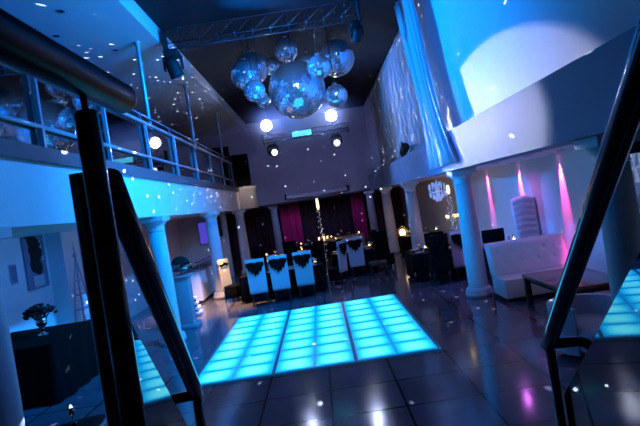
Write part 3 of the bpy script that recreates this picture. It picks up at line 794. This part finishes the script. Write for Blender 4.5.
# left alcove: draped table, flower vase, poster, obelisk
t = thing('draped_table', 'large black draped table under the poster at left', 'table', (-5.6, 9.55, 0))
bx = MB()
def sideb(u, v):
    sx, sy, h = 1.8, 1.95, .98
    P = 2*(sx+sy); s_ = u*P
    if s_ < sx: p = (-sx/2+s_, -sy/2); n = (0, -1)
    elif s_ < sx+sy: p = (sx/2, -sy/2+s_-sx); n = (1, 0)
    elif s_ < 2*sx+sy: p = (sx/2-(s_-sx-sy), sy/2); n = (0, 1)
    else: p = (-sx/2, sy/2-(s_-2*sx-sy)); n = (-1, 0)
    k = (1-v)*(.04+.03*math.sin(s_*12)); return (p[0]+n[0]*k, p[1]+n[1]*k, .02+h*v-.02*v)
bx.grid(sideb, 100, 5); bx.box(-.9, .9, -.975, .975, .975, .985); bx.build('cloth', 'black_cloth', t)
MB().box(-.88, .88, -.95, .95, .92, .97).build('tabletop', 'wood', t)
for ax in (-1, 1):
    for ay in (-1, 1): MB().box(ax*.8-.04, ax*.8+.04, ay*.85-.04, ay*.85+.04, 0, .93).build('leg', 'black_metal', t)
vx, vy, _z = AT(42, 325, 9.6)
t = thing('flower_vase', 'dark bouquet in a footed glass vase on the black draped table', 'vase', (round(vx, 2), 9.6, .985))
MB().lathe([(0, 0), (.09, 0), (.09, .02), (.035, .04), (.03, .09), (.05, .11), (.035, .13), (.09, .2), (.11, .34), (.10, .34), (.08, .2), (0, .15)], n=20).build('vase', 'chrome', t)
b = MB(); rnd = random.Random(4)
for k in range(110):
    a = k*2.39996; q = math.sqrt(k/110); rr = rnd.uniform(.02, .042)
    b.ball((.27*q*math.cos(a), .27*q*math.sin(a), .39+.13*(1-q*q)+rnd.uniform(-.06, .06)), rr, 6, 4, rnd.uniform(.7, 1.5), rnd.uniform(.7, 1.5), rnd.uniform(.6, 1.2), smooth=False)
b.build('blooms', 'leaf_dark', t)
b = MB()
for k in range(9):
    a = k*.7; b.tube([(0, 0, .2), (.15*math.cos(a), .15*math.sin(a), .38)], .012, 5)
b.build('stems', 'leaf_dark', t)

t = thing('poster', 'pale poster with a dark figure on the left wall above the bouquet', 'poster', (-6.69, 12.05, 1.66))
b = MB().box(0, .03, -.44, .44, 0, 1.5); b.build('board', 'poster_paper', t)
b = MB(); rnd = random.Random(9)
for (yy, zz, r_) in [(-.1, 1.12, .17), (.02, .98, .22), (.12, .84, .2), (.0, .72, .22), (-.06, .56, .2), (.08, .48, .18), (.16, 1.0, .14), (-.14, .9, .12), (-.25, 1.35, .12), (-.3, 1.25, .08), (-.34, 1.42, .09)]:
    b.ball((.03, yy, zz), r_, 12, 8, sx=.06)
b.build('dark_figure', 'leaf_dark', t)
for (yy, zz, r_) in [(.27, .95, .05), (.29, .68, .06), (.25, 1.08, .04)]: MB().ball((.036, yy, zz), r_, 8, 6, sx=.1).build('pale_spot', 'white_cover', t)
MB().box(.028, .036, -.2, .25, .05, .3).build('caption_patch', 'white_cover', t)
t = thing('wall_notice', 'small framed notice left of the poster', 'notice', (-6.69, 11.15, 1.9))
MB().box(0, .02, -.12, .12, 0, .42, .004).build('frame', 'rail_steel', t)
MB().box(.018, .024, -.1, .1, .03, .39).build('sheet', 'poster_paper', t)

t = thing('obelisk', 'slim openwork obelisk ornament against the pale pier', 'ornament', (-6.1, 12.78, 0))
HB = .0
b = MB(); H_ = 2.25
for ax in (-1, 1):
    for ay in (-1, 1):
        b.tube([(ax*.14, ay*.26, .0), (ax*.11, ay*.2, .9), (ax*.03, ay*.05, 1.95), (0, 0, H_)], [.022, .02, .018, .012], 6)
b.build('frame', 'rail_steel', t)
for z, k in ((.25, .95), (.62, .82), (.95, .74), (1.3, .52), (1.65, .3)):
    MB().tube([(.14*k, .26*k, z), (-.14*k, .26*k, z), (-.14*k, -.26*k, z), (.14*k, -.26*k, z)], .013, 6, closed=True).build('hoop', 'rail_steel', t)
MB().lathe([(0, 0), (.05, .03), (.06, .08), (.03, .13), (.015, .2), (.03, .24), (.01, .3), (0, .46)], (0, 0, H_-.06), 12).build('finial', 'rail_steel', t)

t = thing('pub_table', 'black table with a lit candle glass at the bottom left corner', 'table', (-2.62, 4.95, 0))
MB().lathe([(0, .70), (.58, .70), (.60, .72), (.58, .74), (0, .74)], n=48).build('tabletop', 'black_gloss', t)
MB().lathe([(0, .04), (.05, .06), (.05, .7), (0, .7)], n=14).build('stem', 'black_metal', t)
MB().lathe([(0, 0), (.3, 0), (.3, .02), (.06, .06), (0, .06)], n=28).build('foot', 'black_metal', t)
t = thing('candle_glass', 'slender glass with a white candle flame at bottom left', 'candle', (-2.86, 5.40, .74))
MB().lathe([(0, 0), (.045, 0), (.045, .006), (.007, .012), (.007, .07), (.03, .1), (.04, .17), (.036, .17), (.026, .1), (0, .085)], n=14).build('glass', 'panel_glass', t)
MB().lathe([(0, .09), (.018, .1), (.022, .14), (.012, .18), (0, .2)], n=12).build('flame', 'lens_soft', t)

# ------------------------------------------------------------------ recessed downlights
dl0 = None
def downlight(x, y, z, lit_m, label, group):
    t = thing('downlight', label, 'downlight', (x, y, z), 0, group)
    MB().lathe([(.085, -.012), (.085, 0), (.06, 0), (.06, -.012), (.085, -.012)], n=20).build('ring', 'steel', t)
    MB().lathe([(0, -.004), (.06, -.004)], n=20).build('lens', lit_m, t)
for (x, y, lab) in [(-4.5, 10.4, 'unlit downlight in the blue balcony ceiling near the top edge'), (-5.2, 11.6, 'unlit downlight in the balcony ceiling above the thick black rail'), (-4.44, 13.05, 'unlit downlight in the balcony ceiling by the first tall pole')]:
    t = downlight(x, y, 7.2, 'matt_black', lab, 'dark downlights in the balcony ceiling')
downlight(4.3, 9.0, SOF, 'lens_warm', 'lit downlight in the right soffit above the coffee table', 'downlights in the right soffit')
for (x, y, lab) in [(3.85, 9.3, 'unlit downlight in the right soffit beside the lit one'), (3.9, 11.2, 'unlit downlight in the right soffit above the white sofa'), (3.9, 7.6, 'unlit downlight in the right soffit near the shaded column')]:
    downlight(x, y, SOF, 'matt_black', lab, 'downlights in the right soffit')
PINK = [(5.10, 8.2, 'pink downlight behind the right stair handrail'), (5.10, 11.05, 'pink downlight washing the wall right of the sofa'), (5.10, 13.3, 'pink downlight washing the wall behind the tall chair'), (5.10, 15.8, 'pink downlight washing the wall right of the lilac column'), (5.10, 19.5, 'farthest pink downlight, left of the lilac column')]
for x, y, lab in PINK: downlight(x, y, SOF, 'lens_pink', lab, 'pink downlights along the right wall')

# ------------------------------------------------------------------ lamps
def aim(o, tgt):
    o.rotation_euler = (Vector(tgt)-o.location).to_track_quat('-Z', 'Y').to_euler()
def spot(name, loc, tgt, power, col, size, blend=.5, r=.06):
    l = bpy.data.lights.new(name, 'SPOT'); l.energy = power; l.color = col; l.spot_size = R(size); l.spot_blend = blend; l.shadow_soft_size = r
    o = bpy.data.objects.new(name, l); C.objects.link(o); o.location = loc; aim(o, tgt); return o
def point(name, loc, power, col, r=.08):
    l = bpy.data.lights.new(name, 'POINT'); l.energy = power; l.color = col; l.shadow_soft_size = r
    o = bpy.data.objects.new(name, l); C.objects.link(o); o.location = loc; return o
BLUE = (0.0, .27, 1.0)
spot('blue_wash_left', (2.6, 9.5, 6.6), (-3.6, 12.0, 3.3), 6400, BLUE, 86, .9, .15)
spot('blue_wash_front', (.2, 3.0, 6.6), (-1.5, 15.0, .9), 1700, (0.0, .20, 1.0), 40, .9, .15)
spot('blue_wash_right', (-2.8, 12.6, 6.8), (3.2, 11.2, 6.3), 4200, (.0, .21, 1.0), 76, .8, .15)
spot('blue_fill_curtain', (-2.8, 19.0, 6.9), (3.2, 18.5, 5.4), 1700, (.02, .24, 1.0), 72, .9, .15)  # added lamp without a fixture, turns the far sheer curtain blue
spot('blue_ceiling_fill', (2.4, 8.0, 4.0), (-5.2, 12.0, 7.2), 2200, (0.0, .20, 1.0), 80, .9, .6)  # added fill to tint the balcony ceiling blue, no fixture there
spot('white_circle', head_l, (3.35, 9.9, 3.62), 5600, (.70, .74, 1.0), 15.0, .15, .03)
spot('lilac_fill', (0, 22.5, 5.2), (0, 29, 4.9), 320, (.24, .28, 1.0), 120, .9, .2)  # unseen soft fill added to lift the upper back wall
for x, y, lab in PINK: spot('pink_wash', (5.12, y, SOF-.02), (5.2, y, SOF-.6), 1100, (1.0, .07, .50), 26, .9, .02)
spot('ball_fill', (-.5, 3.5, 6.9), (0, 14.5, 5.9), 1500, (.25, .5, 1.0), 17, .5, .1)  # pair of fills added to brighten the mirror balls
spot('ball_fill', (.7, 3.5, 6.9), (0, 14.5, 5.9), 1500, (.25, .5, 1.0), 17, .5, .1)  # second of the added mirror ball fills
spot('drum_lamp', (-1.9, 22.0, 4.6), (-3.4, 24.7, 3.3), 120, (1.0, .72, .5), 40, .6, .1)
spot('blue_fill_near', (2.4, 6.0, 6.6), (-3.6, 7.6, 3.3), 1500, BLUE, 52, .9, .15)  # extra blue added for the near end of the left fascia
spot('blue_fill_columns', (-3.3, 9.5, 3.9), (3.2, 13.0, 1.8), 2400, (.0, .25, 1.0), 38, .9, .12)  # added blue fill for the right columns, no fixture modelled
spot('floor_fill', (0, 6.5, 7.4), (0, 8.0, 0), 130, (.40, .36, 1.0), 75, .9, .2)  # added dim lilac fill that lifts the near floor
spot('soffit_lamp', (4.3, 9.0, SOF-.03), (4.3, 9.6, 0), 20, (1.0, .7, .85), 120, .8, .05)
spot('alcove_fill', (4.3, 12.6, SOF-.03), (4.3, 12.6, 0), 45, (.70, .16, .95), 160, .8, .05)  # added violet fill for the right alcove, no downlight here
spot('left_alcove_fill', (-4.6, 10.6, SOF-.04), (-6.7, 12.0, 1.8), 46, (0.0, .25, 1.0), 150, .9, .1)  # added blue fill for the left alcove wall
spot('bar_lamp', (-3.1, 15.5, SOF-.05), (-3.5, 15.6, 0), 1000, (1.0, .56, .28), 78, .7, .05)
spot('bar_rear_lamp', (-5.0, 20.5, SOF-.05), (-5.0, 21.5, 0), 40, (.75, .7, 1.0), 130, .8, .05)
for loc, p in (((-1.6, 21.0, 1.5), 14), ((.5, 19.3, 1.4), 12), ((3.4, 15.6, 1.5), 8), ((3.3, 20.8, 1.5), 8), ((-.4, 25.0, 1.5), 10)):
    point('candle_light', loc, p, (1.0, .6, .28), .1)
spot('magenta_wash', (-1.6, 29.8, SOF-.05), (-1.7, 31.2, 1.0), 17, (1.0, .12, .5), 80, .8, .05)
spot('magenta_wash', (2.3, 29.8, SOF-.05), (2.3, 31.2, 1.0), 7, (1.0, .12, .5), 80, .8, .05)

# haze volume added around the far truss to give the blinding lamps a glow
hm = bpy.data.materials.new('glow_haze'); hm.use_nodes = True; nt = hm.node_tree; nt.nodes.remove(nt.nodes['Principled BSDF'])
vs = nt.nodes.new('ShaderNodeVolumeScatter'); vs.inputs['Anisotropy'].default_value = .2; vs.inputs['Color'].default_value = (.55, .62, 1, 1)
tc = nt.nodes.new('ShaderNodeTexCoord'); gr = nt.nodes.new('ShaderNodeTexGradient'); gr.gradient_type = 'QUADRATIC_SPHERE'
mp = nt.nodes.new('ShaderNodeMapping'); mp.inputs['Location'].default_value = (-1, -1, -1); mp.inputs['Scale'].default_value = (2, 2, 2)
ml = nt.nodes.new('ShaderNodeMath'); ml.operation = 'MULTIPLY'; ml.inputs[1].default_value = 1.6
nt.links.new(tc.outputs['Generated'], mp.inputs[0]); nt.links.new(mp.outputs[0], gr.inputs[0]); nt.links.new(gr.outputs['Fac'], ml.inputs[0]); nt.links.new(ml.outputs[0], vs.inputs['Density'])
nt.links.new(vs.outputs[0], nt.nodes['Material Output'].inputs['Volume'])
hz = MB().box(-2.9, 2.6, 18.5, 21.1, 4.7, 7.0).build('haze', hm); tag(hz, 'faint blue haze added for a glow around the lamps of the far truss', 'haze', kind='stuff')

for x in (-1.49, 1.01): point('blinder_light', (x, 19.68, 5.86), 70, (.36, .46, 1.0), .1)

# light specks thrown by the mirror balls: one lamp whose beam is broken into dots
def speck_lamp(loc, power, col, scale, th, seed):
    o = point('mirror_specks', loc, power, col, 0.0); l = o.data; l.use_nodes = True
    nt = l.node_tree; em = nt.nodes['Emission']
    tc = nt.nodes.new('ShaderNodeTexCoord'); mp = nt.nodes.new('ShaderNodeMapping'); mp.inputs['Location'].default_value = (seed, seed*.7, 0)
    v = nt.nodes.new('ShaderNodeTexVoronoi'); v.inputs['Scale'].default_value = scale; v.inputs['Randomness'].default_value = .85
    mr = nt.nodes.new('ShaderNodeMapRange'); mr.inputs['From Min'].default_value = th; mr.inputs['From Max'].default_value = th*.7
    nt.links.new(tc.outputs['Normal'], mp.inputs[0]); nt.links.new(mp.outputs[0], v.inputs['Vector'])
    nt.links.new(v.outputs['Distance'], mr.inputs['Value']); nt.links.new(mr.outputs[0], em.inputs['Strength'])
speck_lamp((-.15, 16.6, 4.9), 23000, (.62, .75, 1.0), 26, .11, 5.7)
